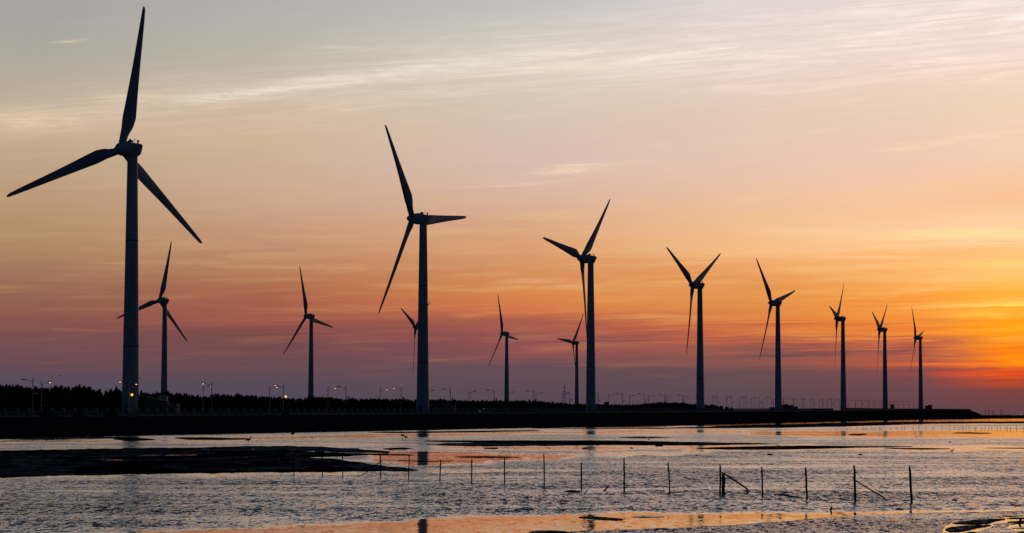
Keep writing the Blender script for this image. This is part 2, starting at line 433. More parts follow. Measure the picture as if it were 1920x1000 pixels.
PX, PY = np.meshgrid(np.array(colx, float), np.array(rows, float))
rng = np.random.default_rng(3)
wob = rng.normal(0, 1, PX.shape)
for _ in range(6): wob = (wob + np.roll(wob, 1, 1) + np.roll(wob, -1, 1) + .4 * np.roll(wob, 1, 0) + .4 * np.roll(wob, -1, 0)) / 3.8
wob /= wob.std()
chop = np.ones(PX.shape)
far = np.clip((PY - 777) / 110., 0, 1)
chop *= .55 + .45 * far
for poly, k in CALM:
    chop = np.where(inside(PX, PY + wob * 1.6 * np.clip((PY - 777) / 90, .15, 1.2), poly), np.minimum(chop, k), chop)
chop = np.where(PY < 780.6, 4.5, chop)
for _ in range(1): chop = (chop * 2 + np.roll(chop, 1, 0) + np.roll(chop, -1, 0) + np.roll(chop, 1, 1) + np.roll(chop, -1, 1)) / 6
soft = chop.copy()
for _ in range(5): soft = (soft * 2 + np.roll(soft, 1, 0) + np.roll(soft, -1, 0) + np.roll(soft, 1, 1) + np.roll(soft, -1, 1)) / 6
chop = np.where(PY > 935, soft, chop)
chop = np.where((PX > 1740) & (PY > 964), np.maximum(chop, .085 + .04 * wob), chop)
nr, nc = PX.shape
wv = [tuple(G(PX[i, j], PY[i, j])) for i in range(nr) for j in range(nc)]
wf = [(i * nc + j, i * nc + j + 1, (i + 1) * nc + j + 1, (i + 1) * nc + j) for i in range(nr - 1) for j in range(nc - 1)]
me = bpy.data.meshes.new('tidal_water'); me.from_pydata(wv, [], wf); me.materials.append(M['water'])
at = me.attributes.new('chop', 'FLOAT', 'POINT'); at.data.foreach_set('value', chop.ravel().astype(np.float32))
struct(obj('water', me))

b = MB(); b.add([(-60000, -3000, -.6), (60000, -3000, -.6), (60000, 60000, -.6), (-60000, 60000, -.6)], [(0, 1, 2, 3)])
struct(obj('seabed', b.mesh('seabed', M['mud'])))


def outline(pts, step=14., jx=5., jy=.35, seed=1):
    """Smooth closed outline through the surveyed points, with a ragged shore."""
    rnd = random.Random(seed); n = len(pts); out = []
    for i in range(n):
        p0, p1, p2, p3 = [Vector((*pts[(i + k) % n], 0)) for k in (-1, 0, 1, 2)]
        L = (p2 - p1).length; m = max(2, int(L / step))
        for q in range(m):
            u = q / m
            v = .5 * ((2 * p1) + (p2 - p0) * u + (2 * p0 - 5 * p1 + 4 * p2 - p3) * u * u + (3 * p1 - p0 - 3 * p2 + p3) * u ** 3)
            lo = min(p1.y, p2.y) - 1.; hi2 = max(p1.y, p2.y) + 1.
            out.append((v.x + rnd.uniform(-jx, jx), min(max(v.y, lo), hi2) + rnd.gauss(0, 1) * jy))
    return out


def flat(name, pts, h, m, seed=1, skirt=.5, jx=5., jy=.3, step=14., z0=-.03):
    o2 = outline(pts, step, jx, jy, seed)
    top = [G(x, y, h) for x, y in o2]
    n = len(top)
    area = sum(top[i].x * top[(i + 1) % n].y - top[(i + 1) % n].x * top[i].y for i in range(n))
    if area < 0: top.reverse()
    low = []
    for i in range(n):
        d = (top[(i + 1) % n] - top[i - 1]); nrm = Vector((d.y, -d.x, 0)).normalized()
        low.append(Vector((top[i].x + nrm.x * skirt, top[i].y + nrm.y * skirt, z0)))
    bm = bmesh.new()
    tv = [bm.verts.new(v) for v in top]; lv = [bm.verts.new(v) for v in low]
    es = [bm.edges.new((tv[i], tv[(i + 1) % n])) for i in range(n)]
    bmesh.ops.triangle_fill(bm, edges=es, use_beauty=True)
    for i in range(n):
        try: bm.faces.new((tv[i], lv[i], lv[(i + 1) % n], tv[(i + 1) % n]))
        except ValueError: pass
    bmesh.ops.recalc_face_normals(bm, faces=bm.faces[:])
    up = sum(f.normal.z * f.calc_area() for f in bm.faces)
    if up < 0: bmesh.ops.reverse_faces(bm, faces=bm.faces[:])
    me = bpy.data.meshes.new(name); bm.to_mesh(me); bm.free(); me.materials.append(m)
    return struct(obj(name, me))


flat('mud_bank', [(-120, 848), (0, 845), (110, 843), (250, 840.5), (400, 840), (500, 843), (570, 846), (630, 848.5), (670, 850), (690, 851.6), (660, 854), (620, 855), (575, 857.5), (625, 861), (680, 867), (715, 873), (785, 880.2), (740, 881.4), (690, 882.4), (560, 883.5), (400, 885), (250, 887.5), (100, 890.5), (-120, 893)], .07, M['mud'], 2, jx=7, jy=.45)
flat('mud_bar', [(800, 826.6), (900, 825.8), (1000, 825.8), (1100, 826), (1200, 827), (1300, 829), (1450, 832), (1330, 834.4), (1200, 834.6), (1100, 833.6), (1000, 831.4), (900, 829.4), (830, 828.6)], .05, M['mud'], 3, jx=8, jy=.15, step=18)
flat('mud_bar', [(1310, 841), (1380, 837.6), (1480, 836), (1600, 836.2), (1710, 837.4), (1600, 839.4), (1500, 842), (1400, 843)], .04, M['mud'], 4, jx=8, jy=.15, step=18)
flat('mud_bar', [(1658, 840), (1720, 840.2), (1785, 841.2), (1745, 842.6), (1700, 842.2)], .03, M['mud'], 5, jx=6, jy=.1)
flat('mud_bar', [(1850, 840), (1920, 839.6), (2040, 839.6), (2040, 841), (1920, 841)], .03, M['mud'], 6, jx=6, jy=.1)
flat('mud_bar', [(1000, 803.4), (1100, 802.6), (1200, 802), (1300, 800.8), (1400, 797.2), (1500, 795.2), (1600, 792.4), (1720, 791), (1920, 790.4), (2100, 790), (2100, 794), (1920, 794.2), (1750, 794.8), (1640, 798), (1500, 801.6), (1400, 802.6), (1300, 803.4), (1150, 804)], .04, M['mud'], 7, jx=9, jy=.18, step=22)
flat('mud_bar', [(1838, 779.3), (1980, 778.7), (2300, 778.5), (2300, 784.0), (1920, 785.0), (1825, 785.6)], .1, M['mud'], 8, jx=9, jy=.1, step=25)
flat('mud_bar', [(690, 810.2), (760, 809.6), (860, 808.4), (1000, 806.6), (1000, 808.2), (880, 810.6), (740, 812)], .05, M['mud'], 9, jx=8, jy=.12, step=18)
flat('mud_bar', [(330, 820.5), (365, 820), (420, 821), (470, 822.6), (410, 824), (350, 823)], .09, M['mud'], 10, jx=6, jy=.2)
flat('mud_bar', [(215, 823), (250, 821), (290, 823.5), (255, 826)], .06, M['mud'], 11, jx=4, jy=.15, step=10)
for k, pp in enumerate([[(715, 841.4), (762, 839.4), (768, 842.2), (735, 843.4)],
                        [(650, 850.5), (710, 850.4), (775, 852.6), (740, 854)],
                        [(745, 863), (800, 864.4), (850, 863.4), (800, 865.8)],
                        [(905, 840.5), (935, 839.4), (930, 842)], [(890, 855.4), (975, 857), (920, 858.4), (850, 857)],
                        [(1060, 921.4), (1075, 919.8), (1088, 921.6), (1074, 923.2)],
                        [(1160, 826 - 6), (1230, 819.6), (1260, 821), (1190, 822)],
                        [(1590, 815), (1625, 813.2), (1610, 816.4)], [(1800, 810.8), (1860, 811.8), (1840, 813.4), (1790, 812.4)]]):
    flat('mud_spit', pp, .03, M['mud'], 20 + k, skirt=.2, jx=4, jy=.2, step=10)
for k, pp in enumerate([[(300, 842), (400, 838), (500, 836.2), (600, 838), (700, 844), (730, 849), (640, 848), (560, 845), (480, 842), (400, 842.5)],
                        [(-60, 823.4), (60, 820.5), (160, 818.6), (250, 820), (200, 822.4), (80, 823.8)],
                        [(800, 833.5), (900, 830), (1000, 832), (1120, 834.5), (1000, 836), (880, 836.5)]]):
    flat('damp_mud', pp, .035, M['film'], 90 + k, skirt=.3, jx=7, jy=.4, step=12)
# shallow pools and damp streaks lying on the big bank
for k, (pp, mm) in enumerate([([(180, 862), (215, 861.2), (250, 862), (215, 863)], 'pool'), ([(160, 861.2), (190, 860.8), (200, 861.8), (170, 862)], 'film'),
                              ([(265, 853.8), (310, 852.6), (365, 852.8), (340, 854), (290, 854.4)], 'pool'), ([(20, 866.5), (60, 865.8), (75, 866.8), (40, 867.4)], 'film'),
                              ([(20, 873), (75, 872), (90, 873.6), (45, 874.2)], 'film'), ([(90, 881.5), (140, 880), (125, 884), (100, 883.6)], 'film'),
                              ([(440, 878.5), (520, 876), (570, 877), (560, 879.4), (480, 880.4)], 'film'), ([(330, 880.4), (420, 879), (430, 880.2), (350, 881.8)], 'film'),
                              ([(350, 844), (480, 842.6), (520, 844.6), (440, 845.4)], 'film'), ([(620, 873), (700, 871), (720, 876), (640, 877)], 'film')]):
    flat('puddle', pp, .078, M[mm], 50 + k, skirt=.15, jx=5, jy=.22, step=8, z0=.071)
# wet sand in the near right corner and drained bars in the orange pool
flat('wet_sand', [(980, 1004), (1120, 995), (1300, 988), (1420, 981), (1530, 972), (1640, 964.5), (1720, 962), (1840, 959.6), (1990, 956.5), (1990, 963), (1900, 967), (1820, 973), (1780, 980), (1768, 990), (1765, 1000), (1790, 1040), (1000, 1040)], .03, M['sand'], 70, skirt=.15, jx=4, jy=.5)
flat('sand_bar', [(1787, 980), (1820, 975.6), (1860, 972.4), (1885, 972.6), (1862, 977), (1850, 981), (1810, 981.2)], .035, M['bar'], 71, skirt=.03, jx=1.6, jy=.25, step=5)
flat('sand_bar', [(1774, 993), (1785, 988), (1820, 985), (1856, 984.2), (1836, 987.4), (1812, 993), (1785, 995.5)], .035, M['bar'], 72, skirt=.03, jx=1.6, jy=.25, step=5)
flat('sand_bar', [(1832, 1000), (1856, 990), (1868, 985), (1890, 984), (1880, 989), (1905, 993), (1890, 1001)], .035, M['sand'], 73, skirt=.03, jx=3, jy=.5, step=5)
for k, pp in enumerate([[(1838, 969), (1862, 967.6), (1890, 968), (1860, 969.8)], [(1888, 971.6), (1910, 970.4), (1950, 970.6), (1915, 972.6)], [(1896, 990), (1915, 987.6), (1950, 988), (1918, 991)],
                        [(1905, 997.6), (1925, 995.6), (1955, 996), (1930, 999)], [(1850, 997), (1866, 995.4), (1876, 996.4), (1862, 998.6)], [(1806, 1000), (1818, 997), (1832, 998), (1822, 1002)], [(1862, 982.4), (1884, 981), (1905, 981.8), (1880, 983.4)]]):
    flat('sand_bar', pp, .02, M['bar' if k % 2 else 'sand'], 100 + k, skirt=.07, jx=2.5, jy=.25, step=5)
flat('sand_bar', [(1888, 979), (1905, 977), (1945, 976.5), (1945, 980), (1905, 980.6)], .03, M['bar'], 74, skirt=.07, jx=2, jy=.2, step=6)
flat('sand_bar', [(1086, 969.4), (1110, 968.6), (1140, 970), (1168, 973), (1150, 974.4), (1115, 972)], .03, M['bar'], 75, skirt=.07, jx=2, jy=.15, step=6)
flat('sand_bar', [(1185, 968.6), (1215, 966.6), (1248, 967.6), (1225, 970)], .02, M['sand'], 76, skirt=.07, jx=2, jy=.15, step=6)
flat('sand_bar', [(985, 1003), (1000, 996.4), (1030, 994.6), (1062, 996.6), (1075, 1003)], .03, M['bar'], 77, skirt=.07, jx=2, jy=.3, step=6)

# ------------------------------------------------------------------ dyke, land and road
Ys = [150, 300, 400] + list(range(440, 2331, 12)) + list(range(2340, 2620, 10))
rnd = random.Random(5); V = []; F = []
for Y in Ys:
    z = ZG(Y); xs = XE(Y) + rnd.gauss(0, .4) + 2.6 * mnoise.noise((Y / 45, 3.3, 0)) + 1.3 * mnoise.noise((Y / 14, 7.7, 0))
    if Y > 2350: z = max(z * .72, 2.) + rnd.uniform(-.2, .5)
    V += [(xs + 2 + rnd.uniform(-1., 1.), Y, -.5), (xs, Y, .12 + rnd.uniform(-.05, .12)), (xs - 4.5, Y, z * .5 + rnd.uniform(-.15, .15)), (xs - 9, Y, z - .02), (xs - 9.6, Y, z), (xs - 60, Y, z), (xs - 170, Y, z - .2), (xs - 1500, Y, z - .4)]
for i in range(len(Ys) - 1):
    for j in range(7): F.append((i * 8 + j, i * 8 + j + 8, i * 8 + j + 9, i * 8 + j + 1))
o = len(Ys) - 1
V += [(XE(2610) + 6, 2640, -.5), (XE(2610) - 1500, 2640, -.5)]
F.append((o * 8, len(V) - 2, o * 8 + 1)); F.append(tuple([o * 8 + k for k in range(1, 8)] + [len(V) - 1, len(V) - 2]))
b = MB(); b.v = V; b.f = [tuple(reversed(f)) for f in F]
struct(obj('dyke', b.mesh('dyke', M['earth'])))
b = MB(); vs = []; fs = []
yr = list(range(420, 2321, 20))
for Y in yr: vs += [(XN(Y) - 24., Y, ZG(Y) + .03), (XN(Y) - 1.2, Y, ZG(Y) + .03)]
for i in range(len(yr) - 1): fs.append((2 * i, 2 * i + 1, 2 * i + 3, 2 * i + 2))
b.add(vs, fs); struct(obj('road', b.mesh('road', M['asphalt'])))
b = MB()
for side in (-13.2, -12.0):
    vs = []; fs = []
    for Y in yr: vs += [(XN(Y) + side - .1, Y, ZG(Y) + .036), (XN(Y) + side + .1, Y, ZG(Y) + .036)]
    for i in range(len(yr) - 1): fs.append((2 * i, 2 * i + 1, 2 * i + 3, 2 * i + 2))
    b.add(vs, fs)
struct(obj('road_marking', b.mesh('road_marking', M['white'])))

# rubble at the foot of the dyke
b = MB(); rnd = random.Random(11)
for i in range(900):
    Y = 440 + 1750 * rnd.random() ** 1.6; r = rnd.uniform(.18, .6); x = XE(Y) + rnd.uniform(-3, 1.5)
    b.ball((x, Y, max(.02, .35 * max(0, XE(Y) - x)) + r * .2), (r * rnd.uniform(.8, 1.6), r, r * rnd.uniform(.5, .9)), 6, 4, .25, rnd)
ro = struct(obj('rubble', b.mesh('rubble', M['rock'])), 'stuff')
tag(ro, 'dark rubble stones strewn along the foot of the dyke', 'rubble')
# rubble mound closing the dyke head
b = MB()
for i in range(260):
    Y = rnd.uniform(2330, 2600); k = rnd.random(); x = XE(Y) - 13 * k + 1; r = rnd.uniform(.6, 1.5)
    b.ball((x, Y, 5.6 * k ** .8), (r * 1.3, r, r * .8), 7, 5, .25, rnd)
tag(struct(obj('rubble', b.mesh('rubble_head', M['rock'])), 'stuff'), 'dark boulders heaped at the far end of the sea wall', 'rubble')

# sea wall on the far crown
b = MB(); rings = []
for Y in list(range(1622, 2351, 36)):
    x = XS(Y) - 10.2; z = ZG(Y); top = 1.9 - .8 * (Y - 1622) / 730
    rings.append([(x, Y, z - .4), (x - .15, Y, z + top - .25), (x - .02, Y, z + top - .25), (x - .02, Y, z + top), (x - .8, Y, z + top), (x - .8, Y, z - .4)])
b.loft(rings)
tag(obj('sea_wall', b.mesh('sea_wall', M['concrete'])), 'long low dark concrete sea wall on the far right end of the dyke', 'sea wall')


# ------------------------------------------------------------------ promenade railing
def XR(Y): return XS(Y) - 15.5


rail = empty('promenade_railing', (XR(455), 455, ZG(455)))
tag(rail, 'long pale balustrade of capped pillars and arched panels along the dyke top', 'railing')
off = Vector((XR(455), 455, ZG(455)))
pb = MB(); pb.box((0, 0, .62), (.5, .5, 1.24)); pb.box((0, 0, .12), (.62, .62, .24))
cb = MB(); cb.box((0, 0, 1.29), (.74, .74, .10)); cb.lathe([(.33, 1.34), (.30, 1.46), (.20, 1.57), (.05, 1.63)], 10)
pm = pb.mesh('pillar', M['rail']); cm = cb.mesh('pillar_cap', M['railcap'])
ang = math.atan2(-.27, 1.)
ysp = [455 + 4.83 * k for k in range(241)]
rest = MB()
for k, Y in enumerate(ysp):
    loc = Vector((XR(Y), Y, ZG(Y))) - off
    if k < 100:
        p = obj('pillar', pm, rail, Matrix.Translation(loc) @ Matrix.Rotation(ang, 4, 'Z'))
        obj('cap', cm, p)
    else:
        rest.box(loc + Vector((0, 0, .62)), (.5, .5, 1.24), ang); rest.box(loc + Vector((0, 0, 1.44)), (.74, .74, .4), ang, .3)
r2 = struct(obj('pillars', rest.mesh('far_pillars', M['rail']), rail), 'stuff')
bb = MB()
for k in range(len(ysp) - 1):
    A = Vector((XR(ysp[k]), ysp[k], ZG(ysp[k]))) - off; B = Vector((XR(ysp[k + 1]), ysp[k + 1], ZG(ysp[k + 1]))) - off
    d = (B - A); mid = (A + B) / 2; L = d.length - .5
    bb.box(mid + Vector((0, 0, .17)), (.28, L, .34), ang)
    bb.box(mid + Vector((0, 0, .80)), (.12, L, .08), ang)
    if k < 110:
        for q in range(1, 12): bb.box(A + d * (q / 12) + Vector((0, 0, .57)), (.07, .07, .46), ang)
        for h in (0, 1):      # pairs of shallow arches above the rail
            a0 = A + d * (.06 + .44 * h); pts = [a0 + d * (.44 * u / 6) + Vector((0, 0, .84 + .26 * math.sin(math.pi * u / 6))) for u in range(7)]
            bb.tube(pts, .05, 4)
obj('balustrade', bb.mesh('balustrade', M['rail']), rail)

# ------------------------------------------------------------------ wind turbines
HUB, OV, TILT = 65., 4.2, R_(5)


def section(r):
    """chord, thickness, twist, shift of the section towards the trailing side"""
    pts = [(1.0, 1.7, 1.7, 0), (2.4, 1.7, 1.65, 0), (4.2, 2.1, 1.5, 12), (6.2, 2.9, 1.1, 12), (8.2, 3.3, .8, 10), (11, 3.0, .62, 8), (16, 2.45, .45, 5.5), (22, 1.9, .33, 3.5), (28, 1.45, .24, 2), (33, 1.05, .16, 1), (35.2, .8, .11, .5), (35.9, .45, .07, .5), (36.05, .1, .03, .5)]
    for a, b_ in zip(pts, pts[1:]):
        if r <= b_[0]:
            u = (r - a[0]) / (b_[0] - a[0]); return [a[i] + (b_[i] - a[i]) * u for i in range(1, 4)]
    return pts[-1][1:]


b = MB(); rings = []
for r in [1., 1.7, 2.4, 3.3, 4.2, 5.2, 6.2, 7.2, 8.2, 9.5, 11, 13.5, 16, 19, 22, 25, 28, 30.5, 33, 34.3, 35.2, 35.6, 35.9, 36.05]:
    c, th, tw = section(r); c *= 1.1; rnd_ = max(0., min(1., (5.2 - r) / 2.8)); tw = -R_(tw + 5); th *= 1.25
    ring = []
    for q in range(18):
        a = 2 * math.pi * q / 18
        xc = .5 + .5 * math.cos(a)                          # 1 = trailing, 0 = leading
        foil = th * (1.5 * math.sqrt(max(xc, 0)) * (1 - xc) + .02) * (1 if math.sin(a) >= 0 else -.7)
        circ = th / 2 * math.sin(a)
        x = (xc - (.5 * rnd_ + .32 * (1 - rnd_))) * c; y = circ * rnd_ + foil * (1 - rnd_)
        ring.append((x * math.cos(tw) - y * math.sin(tw), x * math.sin(tw) + y * math.cos(tw) + .9 * (r / 36) ** 2 - .25 * r / 36, r))
    rings.append(ring)
b.loft(rings); blade_me = b.mesh('blade', M['blade'], True)

b = MB(); b.lathe([(2.45, 0.), (2.45, .35), (2.2, .45), (2.17, .5)] + [(2.17 - (2.17 - 1.25) * (z / 63.4) ** 1.0, z) for z in range(1, 63)] + [(1.25, 63.1), (1.33, 63.2), (1.33, 63.6)], 32)
tower_me = b.mesh('tower', M['turbine'], True)
b = MB()
seam_me = []
for z in (16.8, 42.6):
    b = MB(); r = 2.17 - .92 * z / 63.4
    b.lathe([(r - .02, z - .13), (r + .035, z - .12), (r + .035, z + .12), (r - .02, z + .13)], 32)
    seam_me.append(b.mesh('seam_ring', M['seam'], True))
b = MB(); b.box((0, 0, 1.5), (1.0, .16, 2.2)); b.box((0, -.3, .25), (1.6, .9, .3)); door_me = b.mesh('tower_door', M['seam'])

# nacelle: round generator casing at the front, boxy cabin whose back slopes in below. local +Y points to the rotor
b = MB(); rings = []


def sq(y, w_, zt, zb, e, yo=0., n=24):
    ring = []
    for q in range(n):
        a = 2 * math.pi * q / n; ca, sa = math.cos(a), math.sin(a)
        x = w_ / 2 * math.copysign(abs(ca) ** e, ca); zz = math.copysign(abs(sa) ** e, sa)
        z = (zt + zb) / 2 + (zt - zb) / 2 * zz
        ring.append((x, y + yo * zz, z))
    return ring


for a in [(3.2, 2.9, 1.45, -1.45, 1., 0), (3.05, 3.7, 1.85, -1.85, 1., 0), (2.0, 3.9, 1.95, -1.95, 1., 0), (1.85, 3.8, 1.9, -1.9, .95, 0), (1.7, 3.6, 1.75, -1.75, .85, 0), (.9, 3.5, 1.68, -1.75, .6, 0), (0., 3.5, 1.62, -1.75, .5, -.05), (-1.0, 3.4, 1.52, -1.7, .45, -.2), (-1.65, 3.2, 1.42, -1.55, .45, -.42), (-1.85, 2.8, 1.2, -1.3, .5, -.45)]:
    rings.append(sq(*a))
b.loft(rings[::-1]); nac_me = b.mesh('nacelle', M['turbine'], True)
b = MB(); b.box((-.3, .55, 1.95), (.9, 1.3, .5), 0, .8); hatch_me = b.mesh('roof_hatch', M['turbine'])
b = MB(); b.tube([(.1, -.5, 1.4), (.1, -.5, 2.3)], .05, 6); b.tube([(.1, -.5, 2.25), (-.15, -.5, 2.65)], .05, 6); b.tube([(.1, -.5, 2.25), (.35, -.5, 2.65)], .05, 6); b.tube([(.1, -.5, 2.3), (.1, -.5, 3.3)], .012, 5)
mast_me = b.mesh('wind_sensor', M['dark_metal'])
b = MB(); b.lathe([(.2, 1.4), (.2, 2.0), (.27, 2.02), (.27, 2.4), (.1, 2.45)], 10); beacon_me = b.mesh('beacon', M['dark_metal'])
# hub with three blade sockets and a small nose
b = MB(); b.lathe([(1.35, -1.05), (1.6, -.75), (1.7, 0), (1.55, .7), (1.2, 1.1), (.95, 1.2)], 28)
for k in range(3):
    a = k * 2 * math.pi / 3
    b.tube([(0, 0, 0), (1.95 * math.sin(a), 1.95 * math.cos(a), 0)], .98, 16)
hub_me = b.mesh('hub', M['blade'], True)
b = MB(); b.lathe([(.95, 1.2), (.93, 1.5), (.78, 1.85), (.45, 2.1), (.08, 2.2)], 24); nose_me = b.mesh('nose_cone', M['blade'], True)

TURB = [
    (-93.0, 651.0, 47.9, 7.4, 'largest wind turbine, nearest at the left, its lamp-lit tower rising from the dyke'),
    (-29.8, 892.8, 60.2, 85.4, 'second largest wind turbine, with one blade pointing level to the right'),
    (33.5, 1133.8, 61.4, 40.8, 'third largest wind turbine, one blade hanging just before its own tower'),
    (97.2, 1378.2, 59.5, 59.7, 'wind turbine whose blades make an even Y, tower among leaning street lamps'),
    (160.8, 1612.3, 59.9, 75.6, 'wind turbine beside the bumpy dark building, one blade slanting up to the right'),
    (235.5, 1897.4, 74.5, 41.9, 'slim wind turbine third from the right end, tallest blade leaning right'),
    (301.7, 2158.4, 71.2, 51.3, 'slim wind turbine second from the right end, upper blades in a narrow V'),
    (369.9, 2415.9, 69.2, 78.6, 'rightmost and farthest turbine of the front row, near the glowing sunset'),
    (-205.2, 1575.0, 54.2, 11.1, 'far turbine close behind the largest tower, white hut at its foot'),
    (-139.0, 1845.8, 60.4, 100.6, 'far lone turbine standing between the two largest ones, behind trees'),
    (-72.2, 2100.6, 70.9, 52.6, 'far turbine almost hidden behind the tower of the second largest turbine'),
    (-4.5, 2275.4, 65.6, 96.7, 'small far turbine alone in the middle gap, behind the white car'),
    (63.0, 2594.9, 63.9, 34.9, 'smallest far turbine tucked just left of the third largest tower'),
]
for X, Y, yaw, a0, lab in TURB:
    T = empty('wind_turbine', (X, Y, ZG(Y)), R_(yaw)); tag(T, lab, 'wind turbine', 'wind turbines along the shore')
    tw = obj('tower', tower_me, T)
    for sm in seam_me: obj('seam_ring', sm, tw)
    obj('door', door_me, tw, Matrix.Rotation(R_(-yaw - 20), 4, 'Z') @ Matrix.Translation((0, -2.16, 0)))
    N0 = Matrix.Translation((0, 0, HUB)) @ Matrix.Rotation(TILT, 4, 'X')
    nc = obj('nacelle', nac_me, T, N0)
    obj('roof_hatch', hatch_me, nc); obj('wind_sensor', mast_me, nc)
    obj('beacon', beacon_me, nc, Matrix.Translation((-.85, .1, 0))); obj('beacon', beacon_me, nc, Matrix.Translation((.75, -1.0, -.1)))
    H0 = N0 @ Matrix.Translation((0, OV, 0)) @ Matrix.Rotation(R_(a0), 4, 'Y')
    hb = obj('hub', hub_me, T, H0 @ Matrix.Rotation(-math.pi / 2, 4, 'X') @ Matrix.Rotation(math.pi, 4, 'Z'))
    obj('nose_cone', nose_me, hb)
    for k in range(3):
        obj('blade', blade_me, T, H0 @ Matrix.Rotation(R_(120 * k), 4, 'Y'))

# ------------------------------------------------------------------ street lamps
LH = 7.4
b = MB(); b.lathe([(.16, 0), (.16, .5), (.105, .55), (.075, LH), (.02, LH + .05)], 10); pole_me = b.mesh('pole', M['lamp_metal'], True)
b = MB(); b.tube([(0, 0, LH - .95), (.45, 0, LH - .72), (1.0, 0, LH - .52), (1.6, 0, LH - .40)], [.05, .045, .04, .035], 6); b.tube([(.0, 0, LH - .65), (.45, 0, LH - .70)], .025, 5); arm_me = b.mesh('arm', M['lamp_metal'], True)
b = MB(); b.loft([[(x, w_ * c_, LH - .36 + .10 * (x - 1.4) + zz) for c_, zz in ((-1, -.05), (1, -.05), (1, .02), (.5, .1), (-.5, .1), (-1, .02))] for x, w_ in ((1.4, .06), (1.6, .14), (2.0, .19), (2.35, .16), (2.5, .06))]); head_me = b.mesh('lamp_head', M['lamp_metal'], True)
lens = {}
for k_, m_ in (('on', M['lens_on']), ('off', M['lens_off'])):
    b = MB(); b.ball((2.02, 0, LH - .38), (.22, .13, .10), 10, 6); lens[k_] = b.mesh('lens', m_, True)
b = MB(); b.tube([(0, 0, 4.0), (-.35, 0, 4.02), (-.62, 0, 4.12)], .03, 5); br_me = b.mesh('bracket', M['lamp_metal'])
globe = {}
for k_, m_ in (('on', M['globe_on']), ('off', M['globe_off'])):
    b = MB(); b.ball((-.62, 0, 4.38), (.27, .27, .27), 14, 10); globe[k_] = b.mesh('globe', m_, True)
front = [(248, 'largest turbine'), (791, 'second largest turbine'), (1107, 'third largest turbine'), (1311, 'Y-bladed turbine'), (1456, 'turbine by the bumpy building'), (1579, 'third-from-right turbine'), (1658, 'second-from-right turbine'), (1725, 'rightmost turbine')]
lamps = []
for k in range(42):
    Y = 507 + 42.2 * k; lamps.append((XN(Y), Y, 0, k in (1, 2, 3, 5), k in (1, 3)))
for k in range(41):
    Y = 564 + 42.2 * k; lamps.append((XN(Y) - 25, Y, 1, k <= 5, None))
counts = {}
for X, Y, far_, lit, gl in sorted(lamps, key=lambda q: q[0] / q[1]):
    x = 960 + FOC * X / Y
    # local +X is the arm's direction: across the road, landward for the sea side row, seaward for the other
    rz = math.atan2(.28, -1.) if not far_ else math.atan2(-.28, 1.)
    L = empty('street_lamp', (X, Y, ZG(Y)), rz)
    side = 'street lamp with left-leaning arm' if not far_ else 'street lamp with right-leaning arm'
    i = sum(1 for q, _ in front if q < x); key = (far_, i); counts[key] = counts.get(key, 0) + 1
    where = f'{ordn(counts[key])} right of the {front[i - 1][1]}' if i else f'{ordn(counts[key])} left of the {front[0][1]}'
    tag(L, f"{'lit' if lit else 'unlit'} {side}, {where}", 'street lamp', 'street lamps along the dyke road')
    obj('pole', pole_me, L); obj('arm', arm_me, L); hd = obj('lamp_head', head_me, L); obj('lens', lens['on' if lit else 'off'], hd)
    if gl is not None:
        bk = obj('bracket', br_me, L); g_ = obj('globe', globe['on' if gl else 'off'], L)
        if gl: g_['label'] = 'round globe glowing yellow'

# ------------------------------------------------------------------ windbreak wood behind the turbines
PROF = [(-400, 716), (0, 721), (30, 724), (60, 725), (90, 728), (112, 725), (135, 724), (155, 724), (175, 732), (192, 737), (208, 731), (222, 731), (262, 736), (275, 738), (300, 737), (335, 737), (358, 743), (380, 743), (406, 740), (430, 743), (464, 742), (490, 745), (525, 746), (558, 749), (595, 745), (636, 749), (700, 749), (750, 749), (800, 750), (840, 750), (873, 753), (905, 752), (970, 752), (1008, 752), (1047, 757), (1099, 759), (1138, 760), (1190, 760), (1237, 755), (1280, 756), (1291, 758), (1340, 761), (1382, 766), (1440, 768), (1600, 770)]


def ytop(x):
    for a, b_ in zip(PROF, PROF[1:]):
        if x <= b_[0]: return a[1] + (b_[1] - a[1]) * max(0, (x - a[0])) / (b_[0] - a[0])
    return 770


b = MB(); rnd = random.Random(21)


def tree(X, Y, zb, h, wd, n):
    zt = zb + h
    b.tube([(X, Y, zb - .3), (X + rnd.uniform(-.2, .2), Y, zb + h * .5), (X, Y, zt - h * .12)], [.14, .09, .03], 4)
    shape = rnd.choice((.6, .85, 1.1))
    for i in range(n):
        u = rnd.random() ** .8                                   # 0 bottom, 1 top
        rr = wd * (1 - u) ** shape * math.sqrt(rnd.random()) * rnd.uniform(.75, 1.1) + .05
        a = rnd.uniform(0, 2 * math.pi); c = Vector((X + rr * math.cos(a), Y + rr * math.sin(a), zb + h * (.04 + .93 * u)))
        l = rnd.uniform(.35, .95); q = rnd.uniform(0, math.pi)
        up = Vector((.5 * math.cos(a) * (1 - u) + rnd.uniform(-.3, .3), .5 * math.sin(a) * (1 - u), rnd.uniform(.35, 1.))).normalized() * l
        sd_ = Vector((math.cos(q), math.sin(q), rnd.uniform(-.3, .3))) * rnd.uniform(.16, .36)
        o2 = len(b.v); b.v += [tuple(c - sd_ - up * .3), tuple(c + sd_ - up * .3), tuple(c + up)]; b.f.append((o2, o2 + 1, o2 + 2))


